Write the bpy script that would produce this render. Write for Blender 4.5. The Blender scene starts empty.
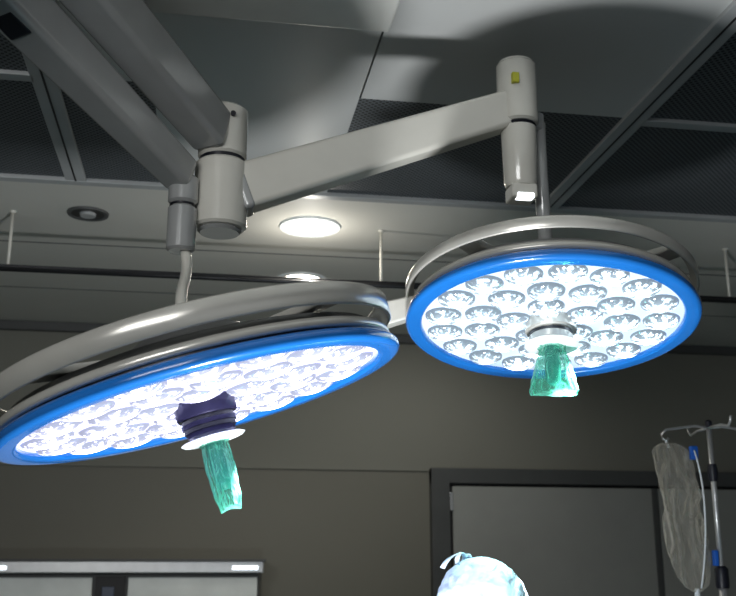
import bpy, bmesh, math, random
from mathutils import Vector, Matrix, noise
random.seed(4)
sc = bpy.context.scene
try:
    sc.view_settings.view_transform = 'Standard'
except Exception: pass

def lin(c):
    return tuple(((v/255)/12.92 if v/255<=0.04045 else ((v/255+0.055)/1.055)**2.4) for v in c)+(1,)

def mat(name, rgb, rough=0.5, metal=0.0, var=0.08, scale=6.0, bump=0.0, bscale=40, **kw):
    m = bpy.data.materials.new(name); m.use_nodes=True
    nt=m.node_tree; b=nt.nodes['Principled BSDF']
    tc=nt.nodes.new('ShaderNodeTexCoord')
    n=nt.nodes.new('ShaderNodeTexNoise'); n.inputs['Scale'].default_value=scale; n.inputs['Detail'].default_value=4
    nt.links.new(tc.outputs['Object'], n.inputs['Vector'])
    r=nt.nodes.new('ShaderNodeValToRGB')
    c=lin(rgb)
    r.color_ramp.elements[0].color=tuple(x*(1-var) for x in c[:3])+(1,)
    r.color_ramp.elements[1].color=tuple(min(1,x*(1+var)) for x in c[:3])+(1,)
    r.color_ramp.elements[0].position=.3; r.color_ramp.elements[1].position=.7
    nt.links.new(n.outputs['Fac'], r.inputs['Fac']); nt.links.new(r.outputs['Color'], b.inputs['Base Color'])
    b.inputs['Roughness'].default_value=rough; b.inputs['Metallic'].default_value=metal
    for k,v in kw.items(): b.inputs[k.replace('_',' ')].default_value=v
    if bump>0:
        n2=nt.nodes.new('ShaderNodeTexNoise'); n2.inputs['Scale'].default_value=bscale
        nt.links.new(tc.outputs['Object'], n2.inputs['Vector'])
        bp=nt.nodes.new('ShaderNodeBump'); bp.inputs['Strength'].default_value=bump; bp.inputs['Distance'].default_value=.01
        nt.links.new(n2.outputs['Fac'], bp.inputs['Height']); nt.links.new(bp.outputs['Normal'], b.inputs['Normal'])
    return m

def emat(name, rgb, s):
    m=mat(name, rgb, .4)
    b=m.node_tree.nodes['Principled BSDF']
    b.inputs['Emission Color'].default_value=lin(rgb); b.inputs['Emission Strength'].default_value=s
    return m

def perf_mat():
    m=mat('perforated_metal',(84,90,94),.5,.2)
    nt=m.node_tree; b=nt.nodes['Principled BSDF']
    tc=nt.nodes.new('ShaderNodeTexCoord')
    mp=nt.nodes.new('ShaderNodeMapping'); mp.inputs['Scale'].default_value=(1/.014,)*3; mp.inputs['Rotation'].default_value=(0,0,math.radians(45))
    nt.links.new(tc.outputs['Object'],mp.inputs['Vector'])
    fr=nt.nodes.new('ShaderNodeVectorMath'); fr.operation='FRACTION'; nt.links.new(mp.outputs[0],fr.inputs[0])
    sb=nt.nodes.new('ShaderNodeVectorMath'); sb.operation='SUBTRACT'; sb.inputs[1].default_value=(.5,.5,0); nt.links.new(fr.outputs[0],sb.inputs[0])
    mul=nt.nodes.new('ShaderNodeVectorMath'); mul.operation='MULTIPLY'; mul.inputs[1].default_value=(1,1,0); nt.links.new(sb.outputs[0],mul.inputs[0])
    ln=nt.nodes.new('ShaderNodeVectorMath'); ln.operation='LENGTH'; nt.links.new(mul.outputs[0],ln.inputs[0])
    lt=nt.nodes.new('ShaderNodeMath'); lt.operation='LESS_THAN'; lt.inputs[1].default_value=.33; nt.links.new(ln.outputs['Value'],lt.inputs[0])
    mx=nt.nodes.new('ShaderNodeMixRGB'); nt.links.new(lt.outputs[0],mx.inputs['Fac'])
    mx.inputs['Color1'].default_value=lin((92,98,102)); mx.inputs['Color2'].default_value=lin((14,16,18))
    nt.links.new(mx.outputs[0],b.inputs['Base Color'])
    return m

def lens_mat(name, tint, gain, floor_):
    """clear LED lens: hot emitter in the middle, sparkle of the facets and dark rim painted into the emission"""
    m=bpy.data.materials.new(name); m.use_nodes=True
    nt=m.node_tree; b=nt.nodes['Principled BSDF']; N=nt.nodes.new; L=nt.links.new
    uv=N('ShaderNodeUVMap'); uv.uv_map='UVMap'; sp=N('ShaderNodeSeparateXYZ'); L(uv.outputs[0],sp.inputs[0])
    idn=N('ShaderNodeUVMap'); idn.uv_map='lens_id'; si=N('ShaderNodeSeparateXYZ'); L(idn.outputs[0],si.inputs[0])
    tc=N('ShaderNodeTexCoord'); nz=N('ShaderNodeTexNoise'); nz.inputs['Scale'].default_value=85; nz.inputs['Detail'].default_value=3; L(tc.outputs['Object'],nz.inputs['Vector'])
    def M(op,a,bv,c=None):
        n=N('ShaderNodeMath'); n.operation=op
        for i,v in enumerate((a,bv,c)):
            if v is None: continue
            if isinstance(v,(int,float)): n.inputs[i].default_value=v
            else: L(v,n.inputs[i])
        return n.outputs[0]
    def SS(src,a,b_,lo=0,hi=1):
        mr=N('ShaderNodeMapRange'); mr.interpolation_type='SMOOTHSTEP'
        mr.inputs['From Min'].default_value=a; mr.inputs['From Max'].default_value=b_
        mr.inputs['To Min'].default_value=lo; mr.inputs['To Max'].default_value=hi; L(src,mr.inputs['Value']); return mr.outputs[0]
    u,v=sp.outputs[0],sp.outputs[1]; rid=si.outputs[0]; rid2=si.outputs[1]
    ang=M('ADD',M('MULTIPLY',u,2*math.pi*7),M('MULTIPLY',rid,40.0))
    ang=M('ADD',ang,M('MULTIPLY',nz.outputs['Fac'],14.0))
    s=M('POWER',M('MULTIPLY_ADD',M('SINE',ang,0),.5,.5),3.5)
    band=M('MULTIPLY',SS(v,.15,.35),SS(v,.97,.80))
    facet_glint=M('MULTIPLY',M('MULTIPLY',s,band),M('MULTIPLY_ADD',rid2,2.6,.9))
    core=M('MULTIPLY',SS(v,.50,.16),M('MULTIPLY_ADD',rid,6.0,2.0))
    glow=M('MULTIPLY',SS(v,.95,.2),.34)
    tot=M('ADD',M('ADD',facet_glint,core),M('ADD',glow,floor_))
    tot=M('MULTIPLY',tot,gain)
    L(tot,b.inputs['Emission Strength']); b.inputs['Emission Color'].default_value=lin(tint)
    b.inputs['Base Color'].default_value=lin((105,116,128)); b.inputs['Roughness'].default_value=.06; b.inputs['Metallic'].default_value=.3
    return m

def translucent(name, rgb, a_face, a_edge, rough=.12, trans=.4, bump=.5, bscale=30, blend=.45):
    """thin plastic film: clearer face-on, denser at grazing folds"""
    m=bpy.data.materials.new(name); m.use_nodes=True
    nt=m.node_tree; N=nt.nodes.new; L=nt.links.new
    b=nt.nodes['Principled BSDF']; b.inputs['Base Color'].default_value=lin(rgb); b.inputs['Roughness'].default_value=rough
    tc=N('ShaderNodeTexCoord'); nz=N('ShaderNodeTexNoise'); nz.inputs['Scale'].default_value=bscale; nz.inputs['Detail'].default_value=3; nz.inputs['Distortion'].default_value=1.0
    mp=N('ShaderNodeMapping'); mp.inputs['Scale'].default_value=(1,1,.45); L(tc.outputs['Object'],mp.inputs['Vector']); L(mp.outputs[0],nz.inputs['Vector'])
    bp=N('ShaderNodeBump'); bp.inputs['Strength'].default_value=bump; bp.inputs['Distance'].default_value=.02; L(nz.outputs['Fac'],bp.inputs['Height']); L(bp.outputs['Normal'],b.inputs['Normal'])
    tl=N('ShaderNodeBsdfTranslucent'); tl.inputs['Color'].default_value=lin(rgb)
    tp=N('ShaderNodeBsdfTransparent'); tp.inputs['Color'].default_value=tuple(.6+.4*x for x in lin(rgb)[:3])+(1,)
    m1=N('ShaderNodeMixShader'); m1.inputs[0].default_value=trans; L(b.outputs[0],m1.inputs[1]); L(tl.outputs[0],m1.inputs[2])
    m2=N('ShaderNodeMixShader'); L(m1.outputs[0],m2.inputs[2]); L(tp.outputs[0],m2.inputs[1])
    lw=N('ShaderNodeLayerWeight'); lw.inputs['Blend'].default_value=blend; L(bp.outputs['Normal'],lw.inputs['Normal'])
    mr=N('ShaderNodeMapRange'); L(lw.outputs['Facing'],mr.inputs['Value'])
    mr.inputs['To Min'].default_value=a_face; mr.inputs['To Max'].default_value=a_edge
    L(mr.outputs[0],m2.inputs[0])
    L(m2.outputs[0],nt.nodes['Material Output'].inputs['Surface'])
    return m

# ---------- mesh helpers
def obj(name, bm, m, parent=None, smooth=True, bevel=0, mats=None):
    me=bpy.data.meshes.new(name); bmesh.ops.recalc_face_normals(bm, faces=bm.faces[:]); bm.to_mesh(me); bm.free()
    for x in (mats or [m]): me.materials.append(x)
    if smooth:
        for p in me.polygons: p.use_smooth=True
    o=bpy.data.objects.new(name, me); sc.collection.objects.link(o)
    if parent: o.parent=parent
    if bevel:
        md=o.modifiers.new('bevel','BEVEL'); md.width=bevel; md.segments=3; md.limit_method='ANGLE'
        md.harden_normals=False
    return o
def empty(name, loc=(0,0,0)):
    e=bpy.data.objects.new(name,None); e.empty_display_size=.1; e.location=loc; sc.collection.objects.link(e); return e
def box(name,a,b,m,parent=None,bevel=0):
    bm=bmesh.new(); bmesh.ops.create_cube(bm,size=1)
    for v in bm.verts:
        v.co=Vector([(a[i]+b[i])/2+v.co[i]*(b[i]-a[i]) for i in range(3)])
    return obj(name,bm,m,parent,smooth=False,bevel=bevel)
def lathe(name,prof,m,parent=None,segs=64,loc=(0,0,0),closed=False,sharp=True,rot=None):
    bm=bmesh.new(); rings=[]
    for r,z in prof:
        if r<1e-6: rings.append([bm.verts.new((0,0,z))])
        else: rings.append([bm.verts.new((r*math.cos(2*math.pi*i/segs),r*math.sin(2*math.pi*i/segs),z)) for i in range(segs)])
    pairs=list(zip(rings,rings[1:]))
    if closed: pairs.append((rings[-1],rings[0]))
    for A,B in pairs:
        for i in range(segs):
            j=(i+1)%segs
            if len(A)==1 and len(B)==1: continue
            if len(A)==1: bm.faces.new((A[0],B[i],B[j]))
            elif len(B)==1: bm.faces.new((A[i],B[0],A[j]))
            else: bm.faces.new((A[i],B[i],B[j],A[j]))
    o=obj(name,bm,m,parent); o.location=loc
    if rot: o.rotation_euler=rot
    if sharp:
        bm=bmesh.new(); bm.from_mesh(o.data)
        for e in bm.edges:
            if len(e.link_faces)==2 and e.calc_face_angle(0)>math.radians(40): e.smooth=False
        bm.to_mesh(o.data); bm.free()
    return o
def sweep(name,pts,radii,m,parent=None,segs=16):
    pts=[Vector(p) for p in pts]
    if isinstance(radii,(int,float)): radii=[radii]*len(pts)
    bm=bmesh.new(); rings=[]; up=Vector((0,0,1))
    t0=(pts[1]-pts[0]).normalized(); ref=up if abs(t0.z)<.9 else Vector((0,1,0))
    for k,p in enumerate(pts):
        t=(pts[min(k+1,len(pts)-1)]-pts[max(k-1,0)]).normalized()
        x=t.cross(ref).normalized(); y=x.cross(t).normalized()
        rings.append([bm.verts.new(p+radii[k]*(math.cos(2*math.pi*i/segs)*x+math.sin(2*math.pi*i/segs)*y)) for i in range(segs)])
    for A,B in zip(rings,rings[1:]):
        for i in range(segs): bm.faces.new((A[i],A[(i+1)%segs],B[(i+1)%segs],B[i]))
    bm.faces.new(rings[0]); bm.faces.new(rings[-1][::-1])
    return obj(name,bm,m,parent)
def bez(p0,p1,p2,p3,n=14):
    p0,p1,p2,p3=map(Vector,(p0,p1,p2,p3))
    return [((1-t)**3)*p0+3*t*(1-t)**2*p1+3*t*t*(1-t)*p2+t**3*p3 for t in [i/n for i in range(n+1)]]
def beam(name,a,b,wa,ha,wb,hb,m,parent=None,bevel=.015):
    a,b=Vector(a),Vector(b); t=(b-a).normalized(); x=t.cross(Vector((0,0,1))).normalized(); y=x.cross(t).normalized()
    bm=bmesh.new(); R=[]
    for p,w,h in ((a,wa,ha),(b,wb,hb)):
        R.append([bm.verts.new(p+sx*w/2*x+sy*h/2*y) for sx,sy in ((-1,-1),(1,-1),(1,1),(-1,1))])
    for i in range(4): bm.faces.new((R[0][i],R[0][(i+1)%4],R[1][(i+1)%4],R[1][i]))
    bm.faces.new(R[0]); bm.faces.new(R[1][::-1])
    o=obj(name,bm,m,parent,smooth=True,bevel=bevel)
    md=o.modifiers.new('wn','WEIGHTED_NORMAL') 
    return o

# ---------- materials
M_plain=mat('ceiling_paint',(205,204,196),.6,var=.03,scale=2)
M_panel=mat('ceiling_metal_panel',(196,198,196),.42,.1,var=.04,scale=1.5)
M_perf=perf_mat()
M_tbar=mat('ceiling_grid_metal',(165,168,168),.45,.1)
M_wall=mat('wall_paint',(131,131,122),.75,var=.03,scale=1.5)
M_wall2=mat('wall_lower_panel',(119,118,108),.6,var=.03,scale=1.5)  # panel below the seam, slightly darker than the wall above
M_floor=mat('floor_vinyl',(95,115,120),.35,var=.06,scale=8)
M_frame=mat('door_frame_paint',(80,82,82),.5)
M_door=mat('door_leaf_laminate',(158,160,156),.55,var=.03)
M_dark=mat('dark_gap',(18,18,20),.5)
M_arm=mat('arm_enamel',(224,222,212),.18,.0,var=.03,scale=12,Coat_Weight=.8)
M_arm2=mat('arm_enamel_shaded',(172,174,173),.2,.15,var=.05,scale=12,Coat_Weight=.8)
M_silver=mat('silver_paint',(210,208,200),.22,.35,var=.04,scale=14)
M_silver_d=mat('housing_grey',(120,121,120),.35,.4,var=.04,scale=14)
M_steel=mat('stainless_steel',(200,202,202),.3,.6,var=.05,scale=20)
M_blue=mat('blue_ring_plastic',(32,118,206),.2,0,var=.05,scale=8,Coat_Weight=.5)
M_black=mat('black_rubber',(22,24,34),.4)
M_white=mat('white_plastic',(232,238,240),.4,var=.02)
M_rail=mat('rail_dark_metal',(55,56,58),.35,.7)
M_yellow=mat('yellow_label',(200,200,60),.5)
M_teal=mat('teal_handle',(14,110,105),.4)
M_bag=translucent('green_sterile_plastic',(125,222,196),.12,.92,trans=.3,bump=.8,bscale=45,rough=.08)
M_iv=translucent('clear_vinyl',(226,224,214),.12,1.0,rough=.08,trans=.25,bump=.7,bscale=16,blend=.6)
M_blueclip=mat('blue_clip',(30,95,190),.4)
M_cap=mat('surgical_cap_cloth',(206,228,242),.8,var=.05,scale=25,bump=.45,bscale=34)
M_gown=mat('gown_cloth',(60,130,140),.85,var=.08,scale=10,bump=.4,bscale=14)
M_skin=mat('skin',(205,155,130),.5,var=.05)
M_mask=mat('mask_cloth',(150,200,215),.8)
M_hair=mat('hair',(50,35,28),.6)
M_glove=mat('glove_latex',(225,220,200),.4)

Z0=1.6
# ---------- room
CZ=2.9
box('floor',(-3,-1.5,-.1),(4.4,5.8,0),M_floor)
wf=empty('wall_far')
box('wall_upper',(-3,5.6,2.12),(4.4,5.75,3.1),M_wall,wf)
box('wall_lower',(-3,5.612,0),(4.4,5.75,2.12),M_wall2,wf)
box('wall_left',(-3.12,-1.5,0),(-3,5.75,3.1),M_wall)
box('wall_right',(4.4,-1.5,0),(4.52,5.75,3.1),M_wall)
ce=empty('ceiling')
box('ceiling_plain_rear',(-3,3.40,CZ),(4.4,5.6,CZ+.1),M_plain,ce)
box('perforated_a',(-3,-1.5,CZ),(-.475,2.6,CZ+.1),M_perf,ce)
box('plain_a',(-.475,-1.5,CZ),(.40,2.6,CZ+.1),M_panel,ce)
box('plain_b',(.405,-1.5,CZ),(1.24,2.6,CZ+.1),M_panel,ce)
box('perforated_b',(1.24,-1.5,CZ),(4.4,2.6,CZ+.1),M_perf,ce)
box('perforated_c',(-3,2.6,CZ),(-.18,3.4,CZ+.1),M_perf,ce)
box('plain_c',(-.18,2.6,CZ),(.40,3.4,CZ+.1),M_panel,ce)
box('perforated_d',(.40,2.6,CZ),(1.24,3.4,CZ+.1),M_perf,ce)
box('perforated_e',(1.24,2.6,CZ),(4.4,3.4,CZ+.1),M_perf,ce)
tb=empty('trim_1')
box('grid_rear',(-3,3.36,CZ-.014),(4.4,3.40,CZ+.01),M_tbar,tb,.003)
box('grid_cross_r',(1.26,2.585,CZ-.012),(4.4,2.625,CZ+.01),M_tbar,tb,.003)
box('grid_cross_l',(-3,2.585,CZ-.012),(-.50,2.625,CZ+.01),M_tbar,tb,.003)
for nm,x in (('grid_right',1.235),('grid_left',-.475)):
    box(nm,(x-.035,-1.5,CZ-.012),(x+.035,3.36,CZ+.01),M_tbar,tb,.003)
    box(nm+'_groove',(x-.003,-1.5,CZ-.0135),(x+.003,3.36,CZ-.011),M_dark,tb)
for i,y in enumerate((4.12,4.85)):
    box('seam_%d'%i,(-3,y,CZ-.002),(4.4,y+.008,CZ+.01),M_frame,tb)
box('shadow_strip',(-3,5.56,CZ-.05),(4.4,5.605,CZ),M_frame,None,.004)  # dark strip put in for the shadow line at the wall top
box('baseboard_far',(-3,5.595,0),(1.28,5.62,.1),M_frame)

# door
dr=empty('door_1')
box('frame_left',(1.27,5.55,0),(1.375,5.64,2.13),M_frame,dr,.004)
box('frame_top',(1.27,5.551,2.05),(3.95,5.64,2.135),M_frame,dr,.004)
box('frame_right',(3.85,5.55,0),(3.95,5.64,2.13),M_frame,dr,.004)
box('recess',(1.37,5.59,0),(3.86,5.612,2.06),M_dark,dr)
box('leaf_left',(1.395,5.57,.01),(2.585,5.60,2.035),M_door,dr,.003)
box('leaf_right',(2.625,5.57,.01),(3.84,5.60,2.035),M_door,dr,.003)
box('astragal',(2.585,5.565,.01),(2.62,5.595,2.035),M_frame,dr,.003)
box('hinge',(1.377,5.56,1.90),(1.397,5.575,2.0),M_steel,dr,.002)
box('handle_l',(2.48,5.52,.95),(2.51,5.57,1.2),M_steel,dr,.005)

# wall cabinet
cb=empty('wall_cabinet')
box('top_rail',(-1.7,5.30,1.565),(.33,5.60,1.625),M_steel,cb,.006)
box('top_lip',(-1.71,5.285,1.622),(.34,5.60,1.634),M_frame,cb,.002)
box('body',(-1.68,5.36,.85),(.31,5.60,1.56),M_frame,cb)
M_cabp=mat('cabinet_panel',(228,234,232),.35)
for i,(a,b) in enumerate(((-1.66,-1.14),(-1.12,-.52),(-.345,.30))):
    box('glass_door_%d'%i,(a,5.335,.87),(b,5.36,1.545),M_cabp,cb,.004)
box('dark_bay',(-.505,5.34,.87),(-.36,5.362,1.55),M_dark,cb)
box('monitor_blue',(-.47,5.33,1.3),(-.41,5.345,1.5),mat('screen_grey',(70,80,100),.3),cb,.003)
box('bottom_rail',(-1.7,5.30,.82),(.33,5.60,.86),M_steel,cb,.006)
M_railglow=emat('indicator_lamp',(235,245,255),3)  # glowing strips stand in for bright highlights on the rail
for i,(a,b) in enumerate(((.17,.30),(-1.08,-.93))):
    box('rail_highlight_%d'%i,(a,5.296,1.582),(b,5.302,1.600),M_railglow,cb,.002)

# rail
rl=empty('ceiling_rail')
sweep('rail',[(-3,3.75,2.672),(4.4,3.75,2.672)],.010,M_rail,rl)
box('rail_channel',(-3,3.742,2.672),(4.4,3.758,2.688),M_rail,rl,.002)
for i,x in enumerate((-.75,.667,2.15)):
    sweep('hanger_%d'%i,[(x,3.75,2.68),(x,3.75,2.90)],.006,M_arm,rl)
    lathe('hanger_rose_%d'%i,[(0,0),(.010,0),(.012,.008),(0,.008)],M_arm,rl,24,(x,3.75,2.892))

# downlights
M_dl=emat('downlight_glow',(255,246,226),14)
M_dloff=mat('downlight_lens_off',(30,32,34),.3)
def downlight(x,y,r,on):
    d=empty('recessed_downlight',(x,y,CZ))
    lathe('bezel',[(r*.85,.005),(r*.87,-.006),(r*1.08,-.008),(r*1.12,-.002),(r*1.12,.004)],M_white if on else M_frame,d,48)
    lathe('diffuser',[(0,-.004),(r*.86,-.004),(r*.86,.004),(0,.004)],M_dl if on else M_dloff,d,48)
    if not on:
        lathe('lamp_core',[(0,-.016),(r*.4,-.014),(r*.45,-.004),(0,-.004)],M_tbar,d,32)
downlight(.38,3.74,.110,True)
downlight(.42,4.50,.105,True)
downlight(-.472,3.725,.07,False)

# ---------- ceiling services box
box('ceiling_supply_housing',(-.36,1.2,2.76),(.375,1.99,2.90),mat('housing_enamel',(196,196,190),.4),None,.008)

# ---------- light arms
ar=empty('surgical_light_arm_system',(-.47,1.5,2.9))
def A(o):
    o.parent=ar; o.matrix_parent_inverse=Matrix.Translation(-ar.location); return o
def joint(name,x,y,z0,z1,r,m=M_arm,seg=48):
    c=min(.006,r*.2)
    return A(lathe(name,[(0,z0),(r-c,z0),(r,z0+c),(r,z1-c),(r-c,z1),(0,z1)],m,None,seg,(x,y,0)))
joint('ceiling_column',-.47,1.5,2.55,2.90,.07)
joint('column_flange',-.47,1.5,2.86,2.90,.14)
HX,HY=.015,2.17
joint('hub_upper',HX,HY,2.505,2.628,.056)
joint('hub_seam',HX,HY,2.49,2.51,.052,M_black)
joint('hub_lower',HX,HY,2.335,2.495,.061)
joint('hub_base_cap',HX,HY,2.325,2.337,.050,M_arm2)
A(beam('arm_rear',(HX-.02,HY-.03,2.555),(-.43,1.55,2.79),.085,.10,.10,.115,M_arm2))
PX,PY=-.068,2.13
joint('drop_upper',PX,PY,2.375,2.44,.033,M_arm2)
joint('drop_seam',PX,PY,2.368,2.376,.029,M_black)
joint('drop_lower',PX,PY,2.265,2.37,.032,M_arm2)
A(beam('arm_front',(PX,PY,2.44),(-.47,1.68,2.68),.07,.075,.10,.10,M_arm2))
A(beam('arm_front_cap',(-.365,1.80,2.598),(-.40,1.76,2.62),.06,.065,.06,.065,M_black,bevel=.006))
joint('arm_front_joint',-.48,1.60,2.6,2.78,.06)
EX,EY=.737,2.195
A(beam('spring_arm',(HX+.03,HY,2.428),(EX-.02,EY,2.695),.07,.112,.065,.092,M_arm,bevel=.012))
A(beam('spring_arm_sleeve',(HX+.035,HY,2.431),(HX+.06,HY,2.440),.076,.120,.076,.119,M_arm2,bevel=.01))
joint('elbow_upper',EX,EY,2.655,2.820,.05)
joint('elbow_cap',EX,EY,2.818,2.825,.044)
joint('elbow_seam',EX,EY,2.645,2.658,.044,M_black)
A(lathe('elbow_lower',[(0,2.49),(.036,2.49),(.040,2.50),(.043,2.59),(.044,2.645),(0,2.645)],M_arm,None,48,(EX,EY,0)))
A(box('elbow_tip',(EX-.032,EY-.034,2.455),(EX+.032,EY+.03,2.492),M_arm,None,.006))
A(box('elbow_lamp',(EX-.02,EY-.036,2.453),(EX+.022,EY-.010,2.466),emat('indicator_white',(240,248,255),3),None,.003))
A(box('yellow_tag',(EX-.028,EY-.056,2.745),(EX-.010,EY-.042,2.772),M_yellow,None,.002))
A(lathe('screw',[(0,0),(.006,0),(.006,.006),(0,.006)],M_black,None,16,(HX+.02,HY-.056,2.595),rot=(math.pi/2,0,0)))

# ---------- lamps
def sterile_cover(parent, top, length, r0, r1, seed, bend):
    bm=bmesh.new(); n=72; k=40; rings=[]
    for j in range(k+1):
        t=j/k; z=-top-length*t
        base=r0+(r1-r0)*(min(1,t*1.15)**.9)
        if t<.06: base=r0+.006*math.cos(t/.06*1.57)
        ring=[]
        for i in range(n):
            a=2*math.pi*i/n
            w=1+.05*t*math.sin(2*a+seed)+.045*math.sin(9*a+seed*2+1.5*t)+.035*math.sin(15*a+2*t+seed)+.13*t*(noise.noise(Vector((math.cos(a)*2,math.sin(a)*2,t*4+seed))))+.025*math.sin(30*t+2*a)*t
            r=base*w
            sq=1-.6*t
            ring.append(bm.verts.new((r*math.cos(a)*1.10+bend[0]*t*t,r*math.sin(a)*sq+bend[1]*t*t,z+.003*t*math.sin(2*a+seed))))
        rings.append(ring)
    for A_,B_ in zip(rings,rings[1:]):
        for i in range(n): bm.faces.new((A_[i],A_[(i+1)%n],B_[(i+1)%n],B_[i]))
    c=bm.verts.new((bend[0],bend[1],-top-length+.002))
    for i in range(n): bm.faces.new((rings[-1][i],rings[-1][(i+1)%n],c))
    return obj('sterile_handle_cover',bm,M_bag,parent)

def lamp(center, nrm, R, lens, panel, seed, collar_mat, bend, spin=0, ringh=.03, ringz=.052, hs=1.0, cl=.125, cr=.044, dome=.5, smooth_collar=False):
    e=empty('surgical_light',center)
    q=(-Vector(nrm)).normalized().to_track_quat('Z','Y')
    e.rotation_mode='QUATERNION'; e.rotation_quaternion=q
    def arc(cx,cz,rx,rz,a0,a1,n=8): return [(cx+rx*math.cos(math.radians(a0+(a1-a0)*i/n)),cz+rz*math.sin(math.radians(a0+(a1-a0)*i/n))) for i in range(n+1)]
    prof=[(.885*R,.004)]+arc(.91*R,.0,.025*R,.010,180,270,5)+arc(.965*R,.0,.035*R,.010,270,360,7)+[(R,.006),(.985*R,.014),(.90*R,.016)]
    lathe('blue_ring',prof,M_blue,e,128,closed=True,sharp=False)
    lathe('lens_panel',[(0,.004),(.895*R,.004),(.895*R,.012),(0,.012)],panel,e,96)
    bm=bmesh.new(); uvl=bm.loops.layers.uv.new('UVMap'); idl=bm.loops.layers.uv.new('lens_id')
    lr=.126*R; pos=[]
    for rr,nn,off in ((.745,17,.1),(.485,11,.3),(.25,5,.0)):
        for i in range(nn):
            a=2*math.pi*(i+off)/nn+spin; pos.append((rr*R*math.cos(a),rr*R*math.sin(a)))
    segs=24; fr=[0,.15,.3,.45,.6,.75,.88,.96,1]
    for px,py in pos:
        rings=[]; rid=random.random(); rid2=random.random()
        for f in fr:
            z=.003-lr*dome*math.sqrt(max(0,1-f*f))
            if f==0: rings.append([bm.verts.new((px,py,z))])
            else: rings.append([bm.verts.new((px+lr*f*math.cos(2*math.pi*i/segs),py+lr*f*math.sin(2*math.pi*i/segs),z)) for i in range(segs)])
        for ri in range(len(fr)-1):
            A_,B_=rings[ri],rings[ri+1]
            for i in range(segs):
                j=(i+1)%segs
                if len(A_)==1:
                    f=bm.faces.new((A_[0],B_[i],B_[j])); uvs=((i+.5)/segs,0),(i/segs,fr[1]),((i+1)/segs,fr[1])
                else:
                    f=bm.faces.new((A_[i],B_[i],B_[j],A_[j])); uvs=(i/segs,fr[ri]),(i/segs,fr[ri+1]),((i+1)/segs,fr[ri+1]),((i+1)/segs,fr[ri])
                for lp,uvv in zip(f.loops,uvs): lp[uvl].uv=uvv; lp[idl].uv=(rid,rid2)
    obj('led_lenses',bm,lens,e)
    lathe('gap_band',[(.90*R,.014),(.945*R,.014),(.945*R,.026),(.90*R,.026)],M_black,e,96,closed=True)
    lathe('housing_rim',[(.90*R,.020),(.965*R,.022),(.972*R,.027),(.965*R,.038),(.90*R,.042)],M_silver,e,96,closed=True,sharp=False)
    lathe('housing_body',[(.90*R,.038),(.90*R,.055),(.80*R,.066),(.55*R,.088),(.30*R,.105),(.28*R,.13),(.16*R,.14),(0,.14)],M_silver_d,e,96,sharp=False)
    z0=ringz; z1=z0+ringh
    lathe('outer_ring',[(R*.995,z0),(R*1.003,z0+.003),(R*1.006,z1-.004),(R*.998,z1),(R*.955,z1),(R*.945,z1-.004),(R*.945,z1-.010),(R*.98,z1-.012),(R*.98,z0+.002)],M_silver,e,128,closed=True,sharp=False)
    for i in range(4):
        a=math.radians(45+90*i)+spin
        c,s=math.cos(a),math.sin(a)
        beam('ring_spoke_%d'%i,(.55*R*c,.55*R*s,.082),(.98*R*c,.98*R*s,z0+.018),.06,.016,.045,.016,M_silver,e,.004)
    h=lambda pr:[(r,z*hs) for r,z in pr]
    if smooth_collar:
        lathe('centre_collar',h([(0,0),(.060,.004),(.060,-.030),(.057,-.035),(.050,-.036),(.050,-.044),(.054,-.046),(.053,-.056),(.047,-.058),(.047,-.064),(.049,-.066),(.046,-.077),(.03,-.082),(0,-.082)]),collar_mat,e,64)
        grooves=(-.040,-.061)
    else:
        lathe('centre_collar',h([(0,0),(.060,.004),(.060,-.034),(.056,-.040),(.050,-.041),(.050,-.056),(.052,-.058),(.050,-.077),(.03,-.082),(0,-.082)]),collar_mat,e,64)
        grooves=(-.0485,)
    for k_,zz in enumerate(grooves):
        lathe('collar_groove_%d'%k_,h([(.046,zz-.006),(.0512,zz-.005),(.0512,zz+.005),(.046,zz+.006)]),M_black,e,64,closed=True)
    lathe('white_shield',h([(0,-.088),(.03,-.090),(.058,-.086),(.063,-.089),(.058,-.093),(.03,-.098),(0,-.098)]),M_white,e,64)
    lathe('shield_neck',h([(.03,-.08),(.028,-.09),(0,-.09)]),M_white,e,32)
    zt=.096*hs
    lathe('handle_grip',[(0,-zt),(.020,-zt-.002),(.017,-zt-.02),(.019,-zt-.05),(.017,-zt-.082),(.010,-zt-.092),(0,-zt-.094)],M_teal,e,32)
    sterile_cover(e,zt,cl,.024,cr,seed,bend)
    return e

LR=lens_mat('led_lens_cool',(218,240,255),1.5,.16)
LL=lens_mat('led_lens_violet',(224,222,255),2.4,.20)
PR=emat('lens_panel_cool',(198,214,228),.50)
PL=emat('lens_panel_violet',(206,204,248),.85)
M_col1=mat('collar_dark_violet',(52,50,80),.3,.3)
c1=Vector((-.003,1.96,Z0+.308)); n1=Vector((.285,-.015,-.964))
c2=Vector((.796,2.195,Z0+.554)); n2=Vector((-.063,-.185,-.977))
l1=lamp(c1,n1,.397,LL,PL,1.3,M_col1,(.0,.0),ringh=.042,ringz=.056,hs=.84,cl=.132,cr=.050,dome=.3,smooth_collar=True)
l2=lamp(c2,n2,.342,LR,PR,4.1,M_silver,(.0,.0),spin=.2,ringh=.030,ringz=.062,hs=.66,cl=.115,cr=.050,dome=.4)

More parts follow.
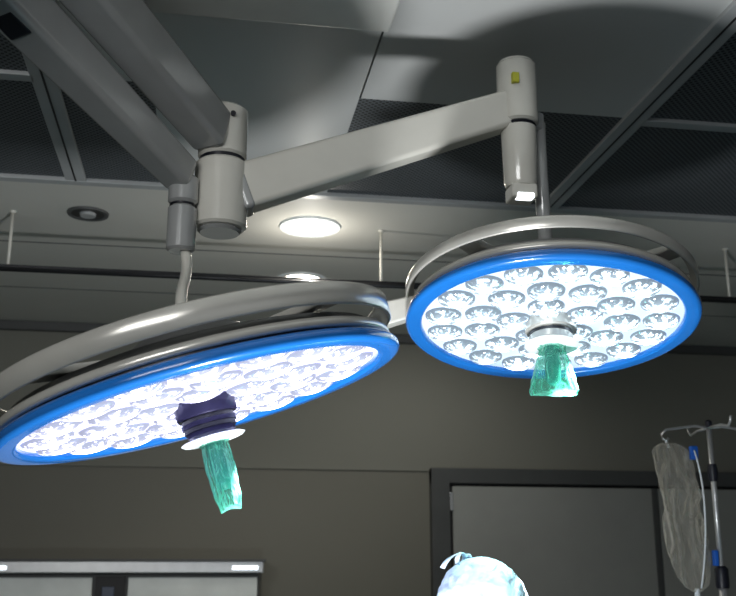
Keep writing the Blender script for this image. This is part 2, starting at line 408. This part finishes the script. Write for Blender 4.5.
top1=c1-n1.normalized()*.13
A(sweep('drop_hose_left',bez((PX+.01,PY,2.27),(PX+.03,PY,2.18),top1+Vector((-.04,.0,.12)),top1),.012,M_arm))
top2=c2-n2.normalized()*.13
A(sweep('drop_post_right',[(top2.x,top2.y,top2.z-.02),(.802,2.23,2.53),(.802,2.23,2.68)],.018,M_arm2))
A(beam('post_link',(EX,EY,2.68),(.805,2.235,2.68),.04,.05,.04,.05,M_arm2,bevel=.006))
A(beam('yoke_right_lamp',c2+Vector((-.29,.10,.055)),c2+Vector((-.385,.12,.03)),.05,.05,.05,.06,M_arm,bevel=.006))

# ---------- IV stand
IVX,IVY=1.678,3.139
iv=empty('iv_stand',(IVX,IVY,0))
sweep('pole_lower',[(0,0,.12),(0,0,1.60)],.014,M_steel,iv)
sweep('pole_upper',[(0,0,1.55),(0,0,2.055)],.009,M_steel,iv)
for i in range(5):
    a=2*math.pi*i/5+.3
    sweep('leg_%d'%i,[(0,0,.13),(.15*math.cos(a),.15*math.sin(a),.11),(.30*math.cos(a),.30*math.sin(a),.075)],[.018,.014,.011],M_steel,iv)
    lathe('caster_%d'%i,[(0,-.012),(.03,-.012),(.034,-.008),(.034,.008),(.03,.012),(0,.012)],M_black,iv,24,(.30*math.cos(a),.30*math.sin(a),.034),rot=(math.pi/2,0,a))
lathe('hub',[(0,.09),(.035,.09),(.04,.11),(.03,.17),(0,.17)],M_black,iv,24)
lathe('height_knob',[(0,-.03),(.014,-.028),(.018,0),(.014,.028),(0,.03)],M_black,iv,24,(0,0,1.90))
lathe('height_collar',[(0,-.03),(.02,-.03),(.022,-.02),(.022,.03),(.014,.04),(0,.04)],M_black,iv,24,(0,0,1.56))
for s,k_ in ((-1,'l'),(1,'r')):
    pts=[(0,0,2.05),(s*.05,0,2.055),(s*.12,0,2.045),(s*.155,0,2.04),(s*.172,0,2.025),(s*.168,0,2.008),(s*.155,0,2.003),(s*.148,0,2.012)]
    sweep('hook_'+k_,pts,.0045,M_steel,iv,10)
    sweep('hook_back_'+k_,[(0,0,2.05),(0,s*.08,2.05),(0,s*.13,2.04),(0,s*.145,2.055),(0,s*.15,2.07)],.0045,M_steel,iv,10)
lathe('pole_cap',[(0,0),(.012,0),(.012,.02),(.006,.026),(0,.026)],M_black,iv,20,(0,0,2.05))
box('clip_blue_a',(-.085,-.03,1.94),(-.060,-.01,1.985),M_blueclip,iv,.004)
box('clip_blue_b',(-.03,-.02,1.60),(-.014,.0,1.65),M_blueclip,iv,.004)
# limp, crumpled clear fluid bag hanging from the hook
def bagprof(t):
    pts=[(0,.026),(.02,.050),(.05,.064),(.25,.072),(.5,.068),(.75,.070),(.90,.062),(.96,.045),(1,.015)]
    for (a,x),(b,y) in zip(pts,pts[1:]):
        if t<=b: 
            f=(t-a)/(b-a); return x+(y-x)*f
    return pts[-1][1]
def bagcx(t): return -.150+.060*t+.006*math.sin(t*7)
def ivbag():
    bm=bmesh.new(); n=96;k=80; rings=[]
    for j in range(k+1):
        t=j/k; z=1.995-.475*t
        w=bagprof(t)*(1+.16*noise.noise(Vector((0,2,t*6))))
        d=.016*(.25+math.sin(math.pi*min(1,t))**.8)+.002
        cx=bagcx(t)
        ring=[]
        for i in range(n):
            a=2*math.pi*i/n; ca,sa=math.cos(a),math.sin(a)
            f=1+.05*noise.noise(Vector((ca*3,sa*3,t*14)))
            q=5*noise.noise(Vector((ca*1.2,0,t*2.5)))
            fold=1.0*(1-abs(math.sin(4*ca+1.2*t+q)))**1.5*1.6+.5*noise.noise(Vector((ca*4,sa*2,t*7)))+.5*abs(noise.noise(Vector((ca*2.5+t*5,sa,t*6))))
            x=cx+w*f*math.copysign(abs(ca)**.8,ca)
            ring.append(bm.verts.new((x,d*sa-.013*fold*math.sin(math.pi*t)**.6,z+.004*ca*math.sin(t*9))))
        rings.append(ring)
    for A_,B_ in zip(rings,rings[1:]):
        for i in range(n): bm.faces.new((A_[i],A_[(i+1)%n],B_[(i+1)%n],B_[i]))
    bm.faces.new(rings[0]); bm.faces.new(rings[-1][::-1])
    return obj('fluid_bag',bm,M_iv,iv)
ivbag()
sweep('bag_loop',[(-.158,0,2.006),(-.155,0,1.995),(-.148,0,1.98)],.005,M_white,iv,8)
lathe('bag_port',[(0,0),(.009,0),(.011,.012),(.008,.05),(0,.05)],M_white,iv,20,(-.090,0,1.48))
sweep('drip_line',bez((-.090,0,1.49),(-.12,0,1.2),(-.05,-.05,.9),(-.03,-.03,1.3)),.003,M_white,iv,8)
sweep('bag_tube',bez((-.075,-.03,1.97),(-.050,-.045,1.85),(-.060,-.045,1.68),(-.09,-.03,1.53)),.003,M_white,iv,8)

# ---------- surgeon
sg=empty('surgeon',(.612,2.16,-.01)); sg.rotation_euler=(0,0,math.radians(60))
def skin(name,verts,edges,m,root=0,sub=2):
    me=bpy.data.meshes.new(name); me.from_pydata([v[:3] for v in verts],edges,[]); me.materials.append(m)
    o=bpy.data.objects.new(name,me); sc.collection.objects.link(o); o.parent=sg
    md=o.modifiers.new('skin','SKIN'); md.use_smooth_shade=True
    for i,v in enumerate(verts):
        sv=me.skin_vertices[0].data[i]; r=v[3]; sv.radius=(r,v[4] if len(v)>4 else r); sv.use_root=(i==root)
    s=o.modifiers.new('sub','SUBSURF'); s.levels=sub; s.render_levels=sub
    return o
B=[(0,0,.86,.15,.11),(0,0,1.05,.14,.10),(0,.01,1.25,.155,.10),(0,.0,1.36,.11,.08),(0,.01,1.42,.055),(0,.02,1.47,.05),
 (-.17,0,1.33,.062),(-.22,.04,1.08,.05),(-.14,.24,1.02,.038),(.17,0,1.33,.062),(.22,.04,1.08,.05),(.14,.24,1.02,.038),
 (-.09,0,.80,.10),(-.10,.01,.47,.075),(-.10,-.02,.12,.05),(.09,0,.80,.10),(.10,.01,.47,.075),(.10,-.02,.12,.05)]
E=[(0,1),(1,2),(2,3),(3,4),(4,5),(3,6),(6,7),(7,8),(3,9),(9,10),(10,11),(0,12),(12,13),(13,14),(0,15),(15,16),(16,17)]
skin('gowned_body',B,E,M_gown)
for s in (-1,1):
    hx=s*.14
    V=[(hx,.235,1.02,.03,.022),(hx-s*.005,.28,1.015,.036,.016),(hx-s*.01,.325,1.01,.036,.013)]; Ed=[(0,1),(1,2)]
    for k_,(dx,L_) in enumerate(((-.028,.062),(-.009,.075),(.010,.07),(.029,.055))):
        b_=len(V); x=hx-s*.01+dx
        V+=[(x,.335,1.010,.0095),(x,.335+L_*.5,1.0,.0088),(x,.335+L_*.85,.985,.008),(x,.335+L_,.97,.007)]
        Ed+=[(2,b_),(b_,b_+1),(b_+1,b_+2),(b_+2,b_+3)]
    b_=len(V)
    V+=[(hx-s*.04,.285,1.005,.012),(hx-s*.06,.315,.995,.010),(hx-s*.066,.345,.985,.008)]; Ed+=[(1,b_),(b_,b_+1),(b_+1,b_+2)]
    skin('gloved_hand_'+('r' if s>0 else 'l'),V,Ed,M_glove,sub=1)
    skin('shoe_'+('r' if s>0 else 'l'),[(s*.10,-.05,.055,.045),(s*.10,.05,.05,.04),(s*.105,.16,.045,.038,.03)],[(0,1),(1,2)],M_white)
HC=Vector((0,.02,1.510))
bm=bmesh.new(); bmesh.ops.create_uvsphere(bm,u_segments=48,v_segments=36,radius=1)
for v in bm.verts:
    p=v.co.copy(); x,y,z=p
    X=x*.072; Y=y*.086; Z=z*.108
    if z<0: X*=(1-.28*z*z); Y*=(1-.12*z*z)
    if y>0:
        Y+=.022*math.exp(-((x/.16)**2+((z+.18)/.16)**2))
        for sx in (-.36,.36): Y-=.010*math.exp(-(((x-sx)/.16)**2+((z-.0)/.12)**2))
        Y+=.006*math.exp(-((x/.3)**2+((z+.5)/.07)**2))
        Y+=.010*math.exp(-((x/.3)**2+((z+.85)/.2)**2))
    v.co=HC+Vector((X,Y,Z))
obj('head',bm,M_skin,sg)
for s in (-1,1):
    lathe('eye_'+('r' if s>0 else 'l'),[(0,-.011),(.006,-.009),(.011,0),(.006,.009),(0,.011)],M_white,sg,20,(s*.028,.02+.073,1.510))
    lathe('iris_'+('r' if s>0 else 'l'),[(0,-.002),(.005,-.002),(.004,.002),(0,.003)],M_hair,sg,16,(s*.028,.02+.084,1.510),rot=(-math.pi/2,0,0))
    lathe('ear_'+('r' if s>0 else 'l'),[(0,-.006),(.018,-.006),(.026,0),(.018,.005),(.01,.001),(0,.001)],M_skin,sg,24,(s*.073,.01,1.50),rot=(0,s*math.pi/2,0))
bm=bmesh.new(); bmesh.ops.create_uvsphere(bm,u_segments=40,v_segments=24,radius=1)
bmesh.ops.delete(bm,geom=[v for v in bm.verts if v.co.y<.1],context='VERTS')
for v in bm.verts:
    v.co=Vector((v.co.x*.070,.022+v.co.y*.104,1.465+v.co.z*.052+.002*math.sin(v.co.z*20)))
obj('face_mask',bm,M_mask,sg)
bm=bmesh.new(); bmesh.ops.create_uvsphere(bm,u_segments=128,v_segments=80,radius=1)
bmesh.ops.delete(bm,geom=[v for v in bm.verts if v.co.z<-.18+ .38*max(0,v.co.y)],context='VERTS')
for v in bm.verts:
    p=v.co.copy(); a=math.atan2(p.y,p.x)
    f=1+.03*noise.noise(p*2.5)+.035*noise.noise(p*5)+.012*math.sin(18*a+3*noise.noise(p*3))*(1-abs(p.z))+.012*noise.noise(p*14)
    v.co=Vector((p.x*.092*f,p.y*.100*f+.012,1.522+p.z*.106*f))
o=obj('surgical_cap',bm,M_cap,sg); md=o.modifiers.new('sol','SOLIDIFY'); md.thickness=.002
def strip(name,pts,w,m):
    bm=bmesh.new(); prev=None
    for i,p in enumerate(pts):
        p=Vector(p); q=p+Vector((0,w,.003*math.sin(i)))
        a=bm.verts.new(p); b=bm.verts.new(q)
        if prev: bm.faces.new((prev[0],a,b,prev[1]))
        prev=(a,b)
    o=obj(name,bm,m,sg); md=o.modifiers.new('s','SOLIDIFY'); md.thickness=.0015; return o
strip('cap_tie_a',bez((.0,.03,1.624),(-.02,.03,1.642),(.02,.045,1.640),(.035,.055,1.614),8),.012,M_cap)
strip('cap_tie_b',bez((.0,.03,1.624),(-.01,.05,1.644),(-.02,.07,1.640),(-.03,.085,1.604),8),.010,M_cap)
strip('cap_tie_c',bez((.0,.04,1.624),(-.03,.04,1.648),(-.04,.05,1.640),(-.035,.05,1.612),8),.010,M_cap)

# ---------- lights
def light(kind,name,loc,energy,color,direction=None,**kw):
    d=bpy.data.lights.new(name,kind); d.energy=energy; d.color=color
    for k_,v in kw.items(): setattr(d,k_,v)
    o=bpy.data.objects.new(name,d); o.location=loc; sc.collection.objects.link(o)
    if direction: o.rotation_euler=Vector(direction).to_track_quat('-Z','Y').to_euler()
    return o
for i,(c,n,e_) in enumerate(((c1,n1,60),(c2,n2,170))):
    off=Vector((.09,-.02,0))
    light('SPOT','surgical_beam_%d'%i,c+n*.03+off,e_,(.92,.95,1),n,spot_size=math.radians(75),spot_blend=.6,shadow_soft_size=0)
light('AREA','operative_field_bounce',(.33,1.65,1.0),26,(.96,.98,1),(0.1,.1,1),shape='DISK',size=.2)
light('AREA','rear_fill',(-1.2,-.8,2.6),36,(.98,.98,.98),(.25,1,-.10),shape='RECTANGLE',size=1.6,size_y=.8)  # unseen fill added behind the camera to brighten arms and room
light('SPOT','downlight_beam',(.38,3.74,2.87),34,(1,.93,.82),(0,0,-1),spot_size=math.radians(150),spot_blend=.8,shadow_soft_size=.0)
light('POINT','downlight_spill',(.38,3.73,2.74),2.6,(1,.95,.86),None,shadow_soft_size=.0)
light('SPOT','wall_wash',(1.2,4.6,2.85),12,(1,.97,.9),(0,.5,-1),spot_size=math.radians(150),spot_blend=.8,shadow_soft_size=.0)

w=bpy.data.worlds.new('world'); sc.world=w; w.use_nodes=True
w.node_tree.nodes['Background'].inputs[0].default_value=(.75,.85,1,1)
w.node_tree.nodes['Background'].inputs[1].default_value=.08

# ---------- camera
cam=bpy.data.cameras.new('camera'); co=bpy.data.objects.new('camera',cam); sc.collection.objects.link(co)
co.location=(0,0,Z0); co.rotation_euler=(math.radians(105),0,math.radians(-9.3))
cam.sensor_width=36; cam.lens=36*1000/736; cam.clip_start=.05
cam.dof.use_dof=True; cam.dof.focus_distance=2.15; cam.dof.aperture_fstop=6.3
sc.camera=co
